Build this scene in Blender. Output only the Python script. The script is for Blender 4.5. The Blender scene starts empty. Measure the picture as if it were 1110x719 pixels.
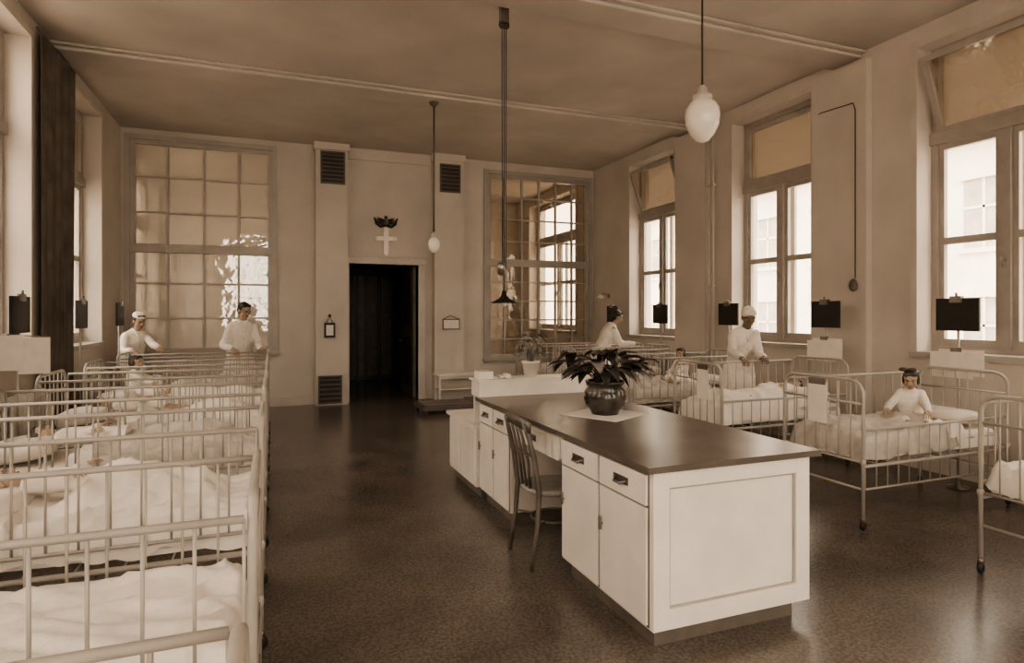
import bpy, math, random
from mathutils import Vector, Matrix, noise
random.seed(7)
V=Vector
# ------------------------------------------------------------------ materials
def mat(name,col,rough=.6,metal=0.,var=0.,vscale=4.,bump=0.,bscale=30.,spec=.5,speck=None,detail=4):
    m=bpy.data.materials.new(name); m.use_nodes=True
    nt=m.node_tree; b=nt.nodes['Principled BSDF']
    b.inputs['Base Color'].default_value=(*col,1)
    b.inputs['Roughness'].default_value=rough
    b.inputs['Metallic'].default_value=metal
    b.inputs['Specular IOR Level'].default_value=spec
    tc=nt.nodes.new('ShaderNodeTexCoord')
    if var>0 or speck:
        n=nt.nodes.new('ShaderNodeTexNoise'); n.inputs['Scale'].default_value=vscale; n.inputs['Detail'].default_value=detail
        nt.links.new(tc.outputs['Object'],n.inputs['Vector'])
        r=nt.nodes.new('ShaderNodeValToRGB')
        r.color_ramp.elements[0].position=.3; r.color_ramp.elements[1].position=.7
        r.color_ramp.elements[0].color=(*[c*(1-var) for c in col],1)
        r.color_ramp.elements[1].color=(*[min(1,c*(1+var)) for c in col],1)
        nt.links.new(n.outputs['Fac'],r.inputs['Fac'])
        out=r.outputs['Color']
        if speck:
            n2=nt.nodes.new('ShaderNodeTexNoise'); n2.inputs['Scale'].default_value=speck[0]; n2.inputs['Detail'].default_value=3
            nt.links.new(tc.outputs['Object'],n2.inputs['Vector'])
            r2=nt.nodes.new('ShaderNodeValToRGB')
            r2.color_ramp.elements[0].position=.4; r2.color_ramp.elements[1].position=.62
            r2.color_ramp.elements[0].color=(1,1,1,1); s=speck[1]; r2.color_ramp.elements[1].color=(s,s,s,1)
            nt.links.new(n2.outputs['Fac'],r2.inputs['Fac'])
            mx=nt.nodes.new('ShaderNodeMix'); mx.data_type='RGBA'; mx.blend_type='MULTIPLY'; mx.inputs['Factor'].default_value=1
            nt.links.new(out,mx.inputs['A']); nt.links.new(r2.outputs['Color'],mx.inputs['B'])
            out=mx.outputs['Result']
        nt.links.new(out,b.inputs['Base Color'])
    if bump>0:
        n=nt.nodes.new('ShaderNodeTexNoise'); n.inputs['Scale'].default_value=bscale; n.inputs['Detail'].default_value=4
        nt.links.new(tc.outputs['Object'],n.inputs['Vector'])
        bp=nt.nodes.new('ShaderNodeBump'); bp.inputs['Strength'].default_value=bump; bp.inputs['Distance'].default_value=.01
        nt.links.new(n.outputs['Fac'],bp.inputs['Height']); nt.links.new(bp.outputs['Normal'],b.inputs['Normal'])
    return m
def glassmat(name,tint,gl,rough=.02,frost=0,bmp=.12):
    m=bpy.data.materials.new(name); m.use_nodes=True; nt=m.node_tree
    nt.nodes.remove(nt.nodes['Principled BSDF']); o=nt.nodes['Material Output']
    t=nt.nodes.new('ShaderNodeBsdfTransparent'); t.inputs[0].default_value=(*tint,1)
    src=t.outputs[0]
    if frost:
        tl=nt.nodes.new('ShaderNodeBsdfTranslucent'); tl.inputs[0].default_value=(.85,.80,.73,1)
        df=nt.nodes.new('ShaderNodeBsdfDiffuse'); df.inputs[0].default_value=(.85,.80,.73,1)
        m1=nt.nodes.new('ShaderNodeMixShader'); m1.inputs[0].default_value=.5
        nt.links.new(tl.outputs[0],m1.inputs[1]); nt.links.new(df.outputs[0],m1.inputs[2])
        m2=nt.nodes.new('ShaderNodeMixShader'); m2.inputs[0].default_value=frost
        nt.links.new(src,m2.inputs[1]); nt.links.new(m1.outputs[0],m2.inputs[2]); src=m2.outputs[0]
    g=nt.nodes.new('ShaderNodeBsdfGlossy'); g.inputs['Roughness'].default_value=rough
    mx=nt.nodes.new('ShaderNodeMixShader'); mx.inputs[0].default_value=gl
    tc=nt.nodes.new('ShaderNodeTexCoord'); n=nt.nodes.new('ShaderNodeTexNoise'); n.inputs['Scale'].default_value=5
    nt.links.new(tc.outputs['Object'],n.inputs['Vector'])
    bp=nt.nodes.new('ShaderNodeBump'); bp.inputs['Strength'].default_value=bmp; bp.inputs['Distance'].default_value=.02
    nt.links.new(n.outputs['Fac'],bp.inputs['Height']); nt.links.new(bp.outputs['Normal'],g.inputs['Normal'])
    nt.links.new(src,mx.inputs[1]); nt.links.new(g.outputs[0],mx.inputs[2]); nt.links.new(mx.outputs[0],o.inputs[0])
    return m
def blindmat(name,tcol,trans):
    m=bpy.data.materials.new(name); m.use_nodes=True; nt=m.node_tree
    nt.nodes.remove(nt.nodes['Principled BSDF']); o=nt.nodes['Material Output']
    d=nt.nodes.new('ShaderNodeBsdfDiffuse'); d.inputs[0].default_value=(*tcol,1)
    t=nt.nodes.new('ShaderNodeBsdfTranslucent'); t.inputs[0].default_value=(*tcol,1)
    mx=nt.nodes.new('ShaderNodeMixShader'); mx.inputs[0].default_value=trans
    nt.links.new(d.outputs[0],mx.inputs[1]); nt.links.new(t.outputs[0],mx.inputs[2]); nt.links.new(mx.outputs[0],o.inputs[0])
    return m
def sep(v,w=1.0):   # sepia ramp value -> colour
    g,b_=(.84,.70) if v<.2 else ((.905,.81) if v<.7 else (.92,.835))
    return (v,v*g,v*b_)
M_wall=mat('plaster_wall',sep(.57),.75,var=.09,vscale=1.3,bump=.08,bscale=12)
M_ceil=mat('plaster_ceiling',sep(.52),.8,var=.13,vscale=.9,bump=.1,bscale=6)
M_floor=mat('linoleum_floor',sep(.16),.22,var=.22,vscale=2.2,bump=.03,bscale=40,speck=(60,.6))
M_trim=mat('painted_trim',sep(.56),.45,var=.08,vscale=3)
M_frame=mat('window_paint',sep(.38),.45,var=.1,vscale=4)
M_part=mat('partition_paint',sep(.42),.45,var=.1,vscale=4)
M_white=mat('white_enamel_paint',sep(.78),.38,var=.09,vscale=3,bump=.03,bscale=20)
M_bed=mat('bed_enamel',sep(.42),.35,var=.08,vscale=8)
M_sheet=mat('white_linen',sep(.76),.85,var=.06,vscale=6,bump=.25,bscale=40)
M_blank=mat('wool_blanket',sep(.50),.9,var=.18,vscale=9,bump=.35,bscale=60)
M_matt=mat('mattress_ticking',sep(.45),.85,var=.1,vscale=7,bump=.2)
M_top=mat('desk_linoleum',sep(.125),.28,var=.2,vscale=5)
M_kick=mat('dark_wood',sep(.13),.5,var=.25,vscale=6)
M_wood=mat('bentwood',sep(.12),.35,var=.3,vscale=9)
M_seat=mat('seat_wood',sep(.3),.4,var=.2,vscale=9)
M_dark=mat('black_board',sep(.02),.5,var=.2,vscale=5)
M_metal=mat('dull_metal',sep(.25),.35,metal=.8,var=.2,vscale=10)
M_darkmetal=mat('dark_cord',sep(.05),.5,var=.1)
M_paper=mat('paper',sep(.78),.8,var=.05,vscale=12)
M_opal=mat('opal_glass',sep(.88),.15,var=.02,vscale=3)
M_pot=mat('glazed_pot',sep(.045),.12,var=.6,vscale=14,bump=.3,bscale=14)
M_leaf=mat('dark_leaf',sep(.045),.4,var=.4,vscale=14)
M_leaf2=mat('light_leaf',sep(.22),.45,var=.4,vscale=14)
M_soil=mat('soil',sep(.03),.9,var=.3,vscale=20,bump=.5)
M_skin=mat('skin',(.38,.275,.20),.5,var=.06,vscale=8)
M_skin2=mat('tanned_skin',(.20,.14,.10),.5,var=.06,vscale=8)
M_kid=mat('child_skin',(.42,.31,.23),.5,var=.05,vscale=8)
M_hair=mat('dark_hair',sep(.02),.45,var=.4,vscale=40,bump=.4,bscale=90)
M_hair2=mat('brown_hair',sep(.055),.55,var=.5,vscale=50,bump=.5,bscale=90)
M_coat=mat('white_coat_cloth',sep(.80),.8,var=.05,vscale=6,bump=.3,bscale=18)
M_trous=mat('dark_trousers',sep(.05),.8,var=.1)
M_shoe=mat('shoe_leather',sep(.03),.4,var=.1)
M_eye=mat('eye_dark',sep(.01),.2,var=.1)
M_lip=mat('lips',(.2,.125,.09),.5,var=.05)
M_vent=mat('vent_dark',sep(.035),.6,var=.2)
M_piershade=mat('brown_drapery',sep(.13),.9,var=.3,vscale=4)  # dark brown of the sheet that imitates shade on the left pier
M_fac=mat('outside_facade',sep(.74),.85,var=.08,vscale=.8)
M_facw=mat('outside_dark_glass',sep(.40),.4,var=.2,vscale=2)
M_ground=mat('outside_ground',sep(.5),.9,var=.2,vscale=.5)
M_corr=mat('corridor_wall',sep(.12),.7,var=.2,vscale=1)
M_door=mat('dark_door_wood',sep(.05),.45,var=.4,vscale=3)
M_glass=glassmat('window_glass',(.93,.90,.86),.06)
M_pglass=glassmat('partition_glass',(.86,.82,.76),.18)
M_fglass=glassmat('ribbed_partition_glass',(.90,.87,.82),.20,frost=.45,bmp=.22)
M_blind=blindmat('window_blind',(.40,.355,.305),.45)
# ------------------------------------------------------------------ builder
def frame_from(d):
    d=d.normalized(); a=V((0,0,1)) if abs(d.z)<.9 else V((1,0,0))
    x=d.cross(a).normalized(); y=d.cross(x).normalized(); return x,y
TEX=bpy.data.textures.new('cloth_folds','CLOUDS'); TEX.noise_scale=.13
class B:
    def __init__(s): s.v=[];s.f=[];s.mi=[];s.sm=[];s.mats=[]
    def add(s,vs,fs,m,smooth=False):
        if m not in s.mats: s.mats.append(m)
        i=s.mats.index(m); o=len(s.v)
        s.v+= [V(p) for p in vs]
        for f in fs: s.f.append([o+k for k in f]); s.mi.append(i); s.sm.append(smooth)
    def box(s,a,b,m,M=None):
        x0,y0,z0=[min(p,q) for p,q in zip(a,b)]; x1,y1,z1=[max(p,q) for p,q in zip(a,b)]
        vs=[V(p) for p in [(x0,y0,z0),(x1,y0,z0),(x1,y1,z0),(x0,y1,z0),(x0,y0,z1),(x1,y0,z1),(x1,y1,z1),(x0,y1,z1)]]
        if M: vs=[M@p for p in vs]
        s.add(vs,[(0,3,2,1),(4,5,6,7),(0,1,5,4),(1,2,6,5),(2,3,7,6),(3,0,4,7)],m)
    def rings(s,R,m,smooth=True,cap=True,closed=False):
        n=len(R[0]); vs=[p for r in R for p in r]; fs=[]
        L=len(R)
        for i in range(L if closed else L-1):
            j=(i+1)%L
            for k in range(n): fs.append((i*n+k,i*n+(k+1)%n,j*n+(k+1)%n,j*n+k))
        if cap and not closed: fs.append(tuple(range(n-1,-1,-1))); fs.append(tuple((L-1)*n+k for k in range(n)))
        s.add(vs,fs,m,smooth)
    def tube(s,pts,r,m,seg=8,closed=False):
        pts=[V(p) for p in pts]; n=len(pts); R=[]
        x=None
        for i,p in enumerate(pts):
            if closed: d=pts[(i+1)%n]-pts[i-1]
            else: d=pts[min(i+1,n-1)]-pts[max(i-1,0)]
            d.normalize()
            if x is None: x,_=frame_from(d)
            x=(x-d*x.dot(d)).normalized(); y=d.cross(x)
            rr=r[i] if isinstance(r,(list,tuple)) else r
            R.append([p+x*(rr*math.cos(2*math.pi*k/seg))+y*(rr*math.sin(2*math.pi*k/seg)) for k in range(seg)])
        s.rings(R,m,True,True,closed)
    def cyl(s,a,b,r,m,seg=10,r2=None):
        s.tube([a,b],[r,r if r2 is None else r2],m,seg)
    def capsule(s,a,b,r0,r1,m,seg=12,flat=1.,axis=None):
        a=V(a);b=V(b);d=(b-a); 
        if d.length<1e-6: d=V((0,0,1e-4))
        dn=d.normalized(); x,y=frame_from(dn)
        if axis is not None: 
            x=(V(axis)-dn*V(axis).dot(dn)).normalized(); y=dn.cross(x)
        R=[]
        def ring(c,r): return [c+x*(r*math.cos(2*math.pi*k/seg))+y*(flat*r*math.sin(2*math.pi*k/seg)) for k in range(seg)]
        for t in (88,60,30,0): R.append(ring(a-dn*r0*math.sin(math.radians(t)),max(r0*math.cos(math.radians(t)),r0*.03)))
        for t in (0,30,60,88): R.append(ring(b+dn*r1*math.sin(math.radians(t)),max(r1*math.cos(math.radians(t)),r1*.03)))
        s.rings(R,m)
    def ell(s,c,r,m,M=None,seg=16,nr=10,e=1.0):
        R=[]
        def pw(q): return math.copysign(abs(q)**e,q)
        for i in range(nr+1):
            t=-math.pi/2+math.pi*i/nr; t=max(-1.54,min(1.54,t)); ring=[]
            for k in range(seg):
                a=2*math.pi*k/seg
                p=V((r[0]*pw(math.cos(t))*pw(math.cos(a)),r[1]*pw(math.cos(t))*pw(math.sin(a)),r[2]*pw(math.sin(t))))
                if M: p=M@p
                ring.append(V(c)+p)
            R.append(ring)
        s.rings(R,m)
    def lathe(s,prof,c,m,seg=28,smooth=True):
        R=[[V((c[0]+r*math.cos(2*math.pi*k/seg),c[1]+r*math.sin(2*math.pi*k/seg),c[2]+z)) for k in range(seg)] for r,z in prof]
        s.rings(R,m,smooth)
    def grid(s,fn,nu,nv,m,smooth=True):
        vs=[fn(i/nu,j/nv) for j in range(nv+1) for i in range(nu+1)]
        fs=[(j*(nu+1)+i,j*(nu+1)+i+1,(j+1)*(nu+1)+i+1,(j+1)*(nu+1)+i) for j in range(nv) for i in range(nu)]
        s.add(vs,fs,m,smooth)
    def fin(s,name,loc=None,parent=None,bevel=0,remesh=0,smooth_it=0,solid=0,fold=0):
        if loc is None:
            xs=[p.x for p in s.v];ys=[p.y for p in s.v];zs=[p.z for p in s.v]
            loc=V(((min(xs)+max(xs))/2,(min(ys)+max(ys))/2,min(zs)))
        loc=V(loc)
        me=bpy.data.meshes.new(name); me.from_pydata([p-loc for p in s.v],[],s.f)
        for m in s.mats: me.materials.append(m)
        me.polygons.foreach_set('material_index',s.mi); me.polygons.foreach_set('use_smooth',s.sm); me.update()
        o=bpy.data.objects.new(name,me); bpy.context.collection.objects.link(o)
        if parent: o.parent=parent; o.location=loc-parent.location
        else: o.location=loc
        if solid: q=o.modifiers.new('Solid','SOLIDIFY'); q.thickness=solid
        if bevel: q=o.modifiers.new('Bevel','BEVEL'); q.width=bevel; q.segments=2; q.limit_method='ANGLE'
        if remesh:
            q=o.modifiers.new('Remesh','REMESH'); q.mode='VOXEL'; q.voxel_size=remesh; q.use_smooth_shade=True
            if smooth_it: q=o.modifiers.new('Smooth','SMOOTH'); q.factor=.5; q.iterations=smooth_it
            if fold: q=o.modifiers.new('Folds','DISPLACE'); q.texture=TEX; q.strength=fold; q.mid_level=.5; q.texture_coords='LOCAL'
        return o
def empty(name,loc):
    e=bpy.data.objects.new(name,None); e.location=loc; e.empty_display_size=.2; bpy.context.collection.objects.link(e); return e
# ------------------------------------------------------------------ room shell
XL,XR,YB,YF,ZC=-2.25,6.24,11.4,-3.0,4.57
ZS,ZT=1.2,4.35
b=B(); b.box((XL-.5,YF-.3,-.12),(XR+.5,15.8,0),M_floor); b.fin('floor')
b=B(); b.box((XL-.5,YF-.3,ZC),(XR+.5,15.8,ZC+.2),M_ceil); b.fin('ceiling')
for i,yc in enumerate((8.3,5.3,2.4,-.5)):
    b=B(); b.box((XL,yc-.2,ZC-.07),(XR,yc+.2,ZC-.03),M_ceil); b.box((XL,yc-.26,ZC-.03),(XR,yc+.26,ZC-.001),M_ceil); b.fin('trim_%d'%(i+1),bevel=.018)
def side_wall(name,x0,x1,y0,y1,ops):
    b=B(); ops=sorted(ops); b.box((x0,y0,0),(x1,y1,ZS),M_wall); b.box((x0,y0,ZT),(x1,y1,ZC),M_wall)
    c=y0
    for a,e in ops: b.box((x0,c,ZS),(x1,a,ZT),M_wall); c=e
    b.box((x0,c,ZS),(x1,y1,ZT),M_wall); return b
opsR=[(8.56,9.97),(5.80,7.21),(3.04,4.45),(.28,1.69),(-2.48,-1.07),(12.2,14.8)]
opsL=[(8.75,10.16),(6.0,7.45),(3.2,4.65),(.45,1.9),(-2.3,-.85),(12.2,14.8)]
b=side_wall('wall_right',XR,XR+.45,YF,15.6,opsR)
for a,e in ((7.72,8.48),(4.98,5.72),(2.2,2.9)): b.box((XR-.09,a,0),(XR,e,ZC-.12),M_wall)
b.fin('wall_right')
b=side_wall('wall_left',XL-.45,XL,YF,15.6,opsL)
for a,e in ((5.0,5.7),): b.box((XL,a,0),(XL+.09,e,ZC-.12),M_wall)
b.fin('wall_left')
# added dark pleated sheet on the left pier, standing in for its shade
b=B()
def shade_pt(u,v):
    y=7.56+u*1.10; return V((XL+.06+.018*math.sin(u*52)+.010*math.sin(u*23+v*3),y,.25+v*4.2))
b.grid(shade_pt,90,12,M_piershade); b.cyl((XL+.06,7.48,4.46),(XL+.06,8.74,4.46),.015,M_kick); b.fin('window_curtain')
# back wall (glazed partitions + doorway)
PL=(-2.12,0.0,.95,4.4); DO=(1.29,2.54,0,2.5); PR=(3.91,6.13,.72,4.33)
b=B(); y0,y1=YB,YB+.2
b.box((XL,y0,0),(PL[0],y1,ZC),M_wall); b.box((PL[0],y0,0),(PL[1],y1,PL[2]),M_wall); b.box((PL[0],y0,PL[3]),(PL[1],y1,ZC),M_wall)
b.box((PL[1],y0,0),(DO[0],y1,ZC),M_wall); b.box((DO[0],y0,DO[3]),(DO[1],y1,ZC),M_wall); b.box((DO[1],y0,0),(PR[0],y1,ZC),M_wall)
b.box((PR[0],y0,0),(PR[1],y1,PR[2]),M_wall); b.box((PR[0],y0,PR[3]),(PR[1],y1,ZC),M_wall); b.box((PR[1],y0,0),(XR,y1,ZC),M_wall)
for a,e in ((.70,1.24),(2.80,3.36)):
    b.box((a,YB-.22,0),(e,YB,ZC-.12),M_wall); b.box((a-.03,YB-.26,ZC-.12),(e+.03,YB,ZC),M_wall)
b.box((1.27,YB-.05,ZC-.2),(2.77,YB,ZC),M_wall)
b.fin('wall_back')
# wall behind the camera with big windows
b=B(); fw=[(-1.6,.2),(1.1,2.9),(3.8,5.6)]
b.box((XL,YF-.3,0),(XR,YF,.9),M_wall); b.box((XL,YF-.3,4.3),(XR,YF,ZC),M_wall); c=XL
for a,e in fw: b.box((c,YF-.3,.9),(a,YF,4.3),M_wall); c=e
b.box((c,YF-.3,.9),(XR,YF,4.3),M_wall); b.fin('wall_front')
b=B(); b.box((XL-.45,15.6,0),(XR+.45,15.8,ZC),M_wall); b.fin('wall_outer_back')
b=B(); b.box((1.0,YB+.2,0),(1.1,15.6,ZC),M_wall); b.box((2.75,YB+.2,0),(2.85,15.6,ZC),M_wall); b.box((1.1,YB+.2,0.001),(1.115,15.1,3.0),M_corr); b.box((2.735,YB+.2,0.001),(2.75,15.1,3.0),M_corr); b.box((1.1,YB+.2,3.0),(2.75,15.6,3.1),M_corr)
# corridor end doors
yy=15.2
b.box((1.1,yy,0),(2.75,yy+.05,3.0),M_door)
for k in range(5): b.box((1.16+k*.33,yy-.02,.1),(1.40+k*.33,yy,2.5),M_kick)
for k in range(3): b.cyl((1.35+k*.5,yy-.5,0),(1.35+k*.5,yy-.5,2.9),.02,M_kick)
b.fin('wall_corridor')
# door casing + leaf
b=B(); 
b.box((DO[1],YB-.03,0),(DO[1]+.14,YB+.2,2.5),M_trim); b.box((DO[0]-.05,YB-.03,0),(DO[0],YB+.2,2.5),M_trim); b.box((DO[0]-.05,YB-.04,2.5),(DO[1]+.16,YB+.2,2.62),M_trim)
b.box((DO[0]-.06,YB-.06,2.62),(DO[1]+.18,YB,2.66),M_trim)
b.fin('trim_10',bevel=.008)
b=B(); b.box((DO[1]-.05,YB+.2,0.01),(DO[1],YB+1.35,2.48),M_kick)
for z in (.2,1.35): b.box((DO[1]-.06,YB+.32,z),(DO[1]-.045,YB+1.22,z+.95),M_door)
b.ell((DO[1]-.1,YB+1.25,1.05),(.03,.03,.03),M_metal); b.cyl((DO[1]-.1,YB+1.25,1.05),(DO[1]-.04,YB+1.25,1.05),.01,M_metal)
b.fin('door_1')
# baseboards
b=B(); 
for a,e in ((XL,.70),(3.36,XR)): b.box((a,YB-.025,0),(e,YB,.16),M_trim)
b.fin('baseboard_back')
b=B(); b.box((XR-.03,YF,0),(XR,YB,.16),M_trim); b.fin('baseboard_right')
b=B(); b.box((XL,YF,0),(XL+.03,YB,.16),M_trim); b.fin('baseboard_left')
# ------------------------------------------------------------------ exterior windows
wn=[0]
def xwindow(x,side,a,e,tilt,blind=True):
    wn[0]+=1; b=B(); s=side; t=.07
    X0,X1=sorted((x,x+s*.09)); zt=3.35
    def bx(ya,yb,za,zb,dx=0,m=M_frame,th=None):
        q0,q1=(X0,X1) if th is None else (x+s*.045-th/2,x+s*.045+th/2)
        b.box((q0+dx,ya,za),(q1+dx,yb,zb),m)
    bx(a,a+t,ZS,ZT); bx(e-t,e,ZS,ZT); bx(a+t,e-t,ZS,ZS+.06); bx(a+t,e-t,ZT-t,ZT); bx(a+.001,e-.001,zt,zt+.12,dx=-s*.03); 
    c=(a+e)/2; bx(c-.05,c+.05,ZS+.06,zt,dx=-s*.015)
    for p,q in ((a+t,c-.05),(c+.05,e-t)):
        bx(p,p+.05,ZS+.06,zt,th=.05); bx(q-.05,q,ZS+.06,zt,th=.05); bx(p,q,ZS+.06,ZS+.14,th=.052); bx(p,q,zt-.06,zt,th=.052); bx(p,q,2.31,2.38,th=.052)
        bx(p,q,ZS+.06,zt,th=.006,m=M_glass)
        for zz in (2.33,): b.box((x+s*.2,p,zz),(x+s*.23,q,zz+.04),M_frame)
    b.box((x+s*.2,c-.04,ZS),(x+s*.24,c+.04,zt),M_frame)
    b.cyl((x-s*.02,c,2.1),(x-s*.05,c,2.1),.012,M_metal); b.cyl((x-s*.05,c,2.14),(x-s*.05,c,2.03),.01,M_metal)
    # upper sash
    th=math.radians(20) if tilt else 0
    piv=V((x+s*.02,0,zt+.12)); H=ZT-zt-.2
    R=Matrix.Translation(piv)@Matrix.Rotation(-s*th,4,'Y')
    for (w_,ya,yb,za,zb) in ((.025,a+t,a+t+.06,0,H),(.025,e-t-.06,e-t,0,H),(.024,a+t,e-t,0,.06),(.024,a+t,e-t,H-.06,H)): b.box((-w_,ya,za+.001),(w_,yb,zb-.001*(w_>.0245)),M_frame,R)
    b.box((-.003,a+t,.03),(.003,e-t,H-.03),M_glass,R)
    if blind: b.box((x+s*.19,a,zt+.05),(x+s*.195,e,ZT),M_blind)
    # inner sill and casing
    xi=XR if s>0 else XL
    b.box((xi-s*.06,a-.06,ZS-.05),(x+s*.02,e+.06,ZS+.01),M_frame)
    for (ya,yb,za,zb) in ((a-.07,a,ZS,ZT+.07),(e,e+.07,ZS,ZT+.07),(a,e,ZT,ZT+.07)): b.box((xi-s*.02,ya,za),(xi+s*.0,yb,zb),M_trim)
    b.fin('window_%d'%wn[0])
def portal(c,rx,ry,rot):
    l=bpy.data.lights.new('portal','AREA'); l.shape='RECTANGLE'; l.size=rx; l.size_y=ry
    try: l.cycles.is_portal=True
    except Exception: return
    o=bpy.data.objects.new('window_portal',l); o.location=c; o.rotation_euler=rot; bpy.context.collection.objects.link(o)
for i,(a,e) in enumerate(opsR):
    if i<5: xwindow(XR+.2,1,a,e,i in (0,2,3))
    else: xwindow(XR+.2,1,a,e,False,False)
    portal((XR+.44,(a+e)/2,(ZS+ZT)/2),ZT-ZS,e-a,(0,math.radians(90),0))
for i,(a,e) in enumerate(opsL):
    xwindow(XL-.2,-1,a,e,False,i<1)
    portal((XL-.44,(a+e)/2,(ZS+ZT)/2),ZT-ZS,e-a,(0,math.radians(-90),0))
for a,e in fw:
    wn[0]+=1; b=B(); y=YF-.15
    for k in range(4): xx=a+(e-a-.06)*k/3; b.box((xx,y-.04,.9),(xx+.06,y+.04,4.3),M_frame)
    for zz in (.9,2.0,3.1,4.24): b.box((a,y-.039,zz),(e,y+.039,zz+.06),M_frame)
    b.box((a,y-.003,.9),(e,y+.003,4.3),M_glass); b.fin('window_%d'%wn[0])
    portal(((a+e)/2,YF-.29,2.6),e-a,3.4,(math.radians(90),0,0))
# partition glazing
def partition(P,ncol,trans,rows_low,rows_up,m,gm):
    wn[0]+=1; x0,x1,z0,z1=P; b=B(); yc=YB+.06
    def fr(a,c,e,g,t0=.05): b.box((a,yc-t0,c),(e,yc+t0,g),m)
    fr(x0,z0,x0+.07,z1); fr(x1-.07,z0,x1,z1); fr(x0,z1-.07,x1,z1,.049); fr(x0,z0,x1,z0+.08,.049); fr(x0,trans-.07,x1,trans+.07,.08)
    for k in range(1,ncol):
        xx=x0+(x1-x0)*k/ncol; w=.018; fr(xx-w,z0,xx+w,z1,.025)
    for k in range(1,rows_low): zz=z0+(trans-z0)*k/rows_low; fr(x0,zz-.015,x1,zz+.015,.022)
    for k in range(1,rows_up): zz=trans+(z1-trans)*k/rows_up; fr(x0,zz-.015,x1,zz+.015,.022)
    b.box((x0,yc-.003,z0),(x1,yc+.003,z1),gm)
    # casing
    for (a,c,e,g) in ((x0-.08,z0-.08,x0,z1+.08),(x1,z0-.08,x1+.08,z1+.08),(x0,z1,x1,z1+.08)): b.box((a,YB-.03,c),(e,YB+.0,g),m)
    b.box((x0-.1,YB-.07,z0-.05),(x1+.1,YB,z0),m)
    b.fin('window_%d'%wn[0])
partition(PL,4,2.66,3,3,M_part,M_fglass)
partition(PR,6,2.6,5,4,M_frame,M_pglass)
# ------------------------------------------------------------------ outside
def facade(name,x,s):
    b=B(); b.box((x,-25,-8),(x+s*1,35,7),M_fac)
    for k in range(-7,11):
        for z in (-4.5,.0,3.6):
            yy=k*2.9; b.box((x-s*.02,yy,z),(x+s*.02,yy+1.2,z+2.1),M_facw)
            b.box((x-s*.12,yy-.15,z-.15),(x,yy+1.35,z),M_fac); b.box((x-s*.12,yy-.1,z+2.1),(x,yy+1.3,z+2.35),M_fac)
            b.box((x-s*.05,yy+.56,z),(x,yy+.64,z+2.1),M_fac); b.box((x-s*.05,yy,z+1.2),(x,yy+1.2,z+1.28),M_fac)
    b.box((x-s*.4,-25,6.8),(x+s*1,35,7.2),M_fac)
    b.fin(name)
facade('neighbouring_building',20.,1); facade('neighbouring_building',-15.,-1)
b=B(); b.box((-40,-45,-8.2),(45,45,-8),M_ground); b.fin('courtyard_ground')
# ------------------------------------------------------------------ cribs
def bedding(b,x0,x1,y0,y1,z,m,seed,amp=.03,mound=None,drop=.16,hang=0.0):
    nu,nv=72,36
    def fn(u,v):
        x=x0+(x1-x0)*u; y=y0+(y1-y0)*v
        e=min(u,1-u)*(abs(x1-x0)); g=min(v,1-v)*(y1-y0)
        wx=x+.25*noise.noise(V((x*2,y*2,seed+20))); wy=y+.25*noise.noise(V((x*2,y*2,seed+40)))
        rid=(1-abs(noise.noise(V((wx*4+seed*2,wy*9,seed+3))))*2.2)
        n=noise.noise(V((x*3.1+seed,y*3.3,seed)))*.7+max(0,rid)**2*.55+noise.noise(V((x*15,y*14,seed)))*.15-.2
        h=z+amp*n
        if mound:
            cx0,cx1,my,w,hh=mound
            t=(x-cx0)/(cx1-cx0)
            if -.15<t<1.15:
                ed=min(1,max(0,(t+.15)/.2))*min(1,max(0,(1.15-t)/.2))
                h+=hh*ed*math.exp(-((y-my)/w)**2)*(1+.25*math.sin(t*7+seed))
        ed=min(e,g)
        if ed<.035: h-= drop*(1-ed/.035)**1.5
        return V((x+.006*noise.noise(V((y*9,x*9,seed))),y+.006*noise.noise(V((x*8,y*3,seed+9))),h))
    b.grid(fn,nu,nv,m)
def pillow(b,c,sx,sy,sz,m,rot=0,tilt=0):
    M=Matrix.Rotation(rot,3,'Z')@Matrix.Rotation(tilt,3,'Y')
    b.ell(c,(sx,sy,sz),m,M,seg=28,nr=14,e=.55)
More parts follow.
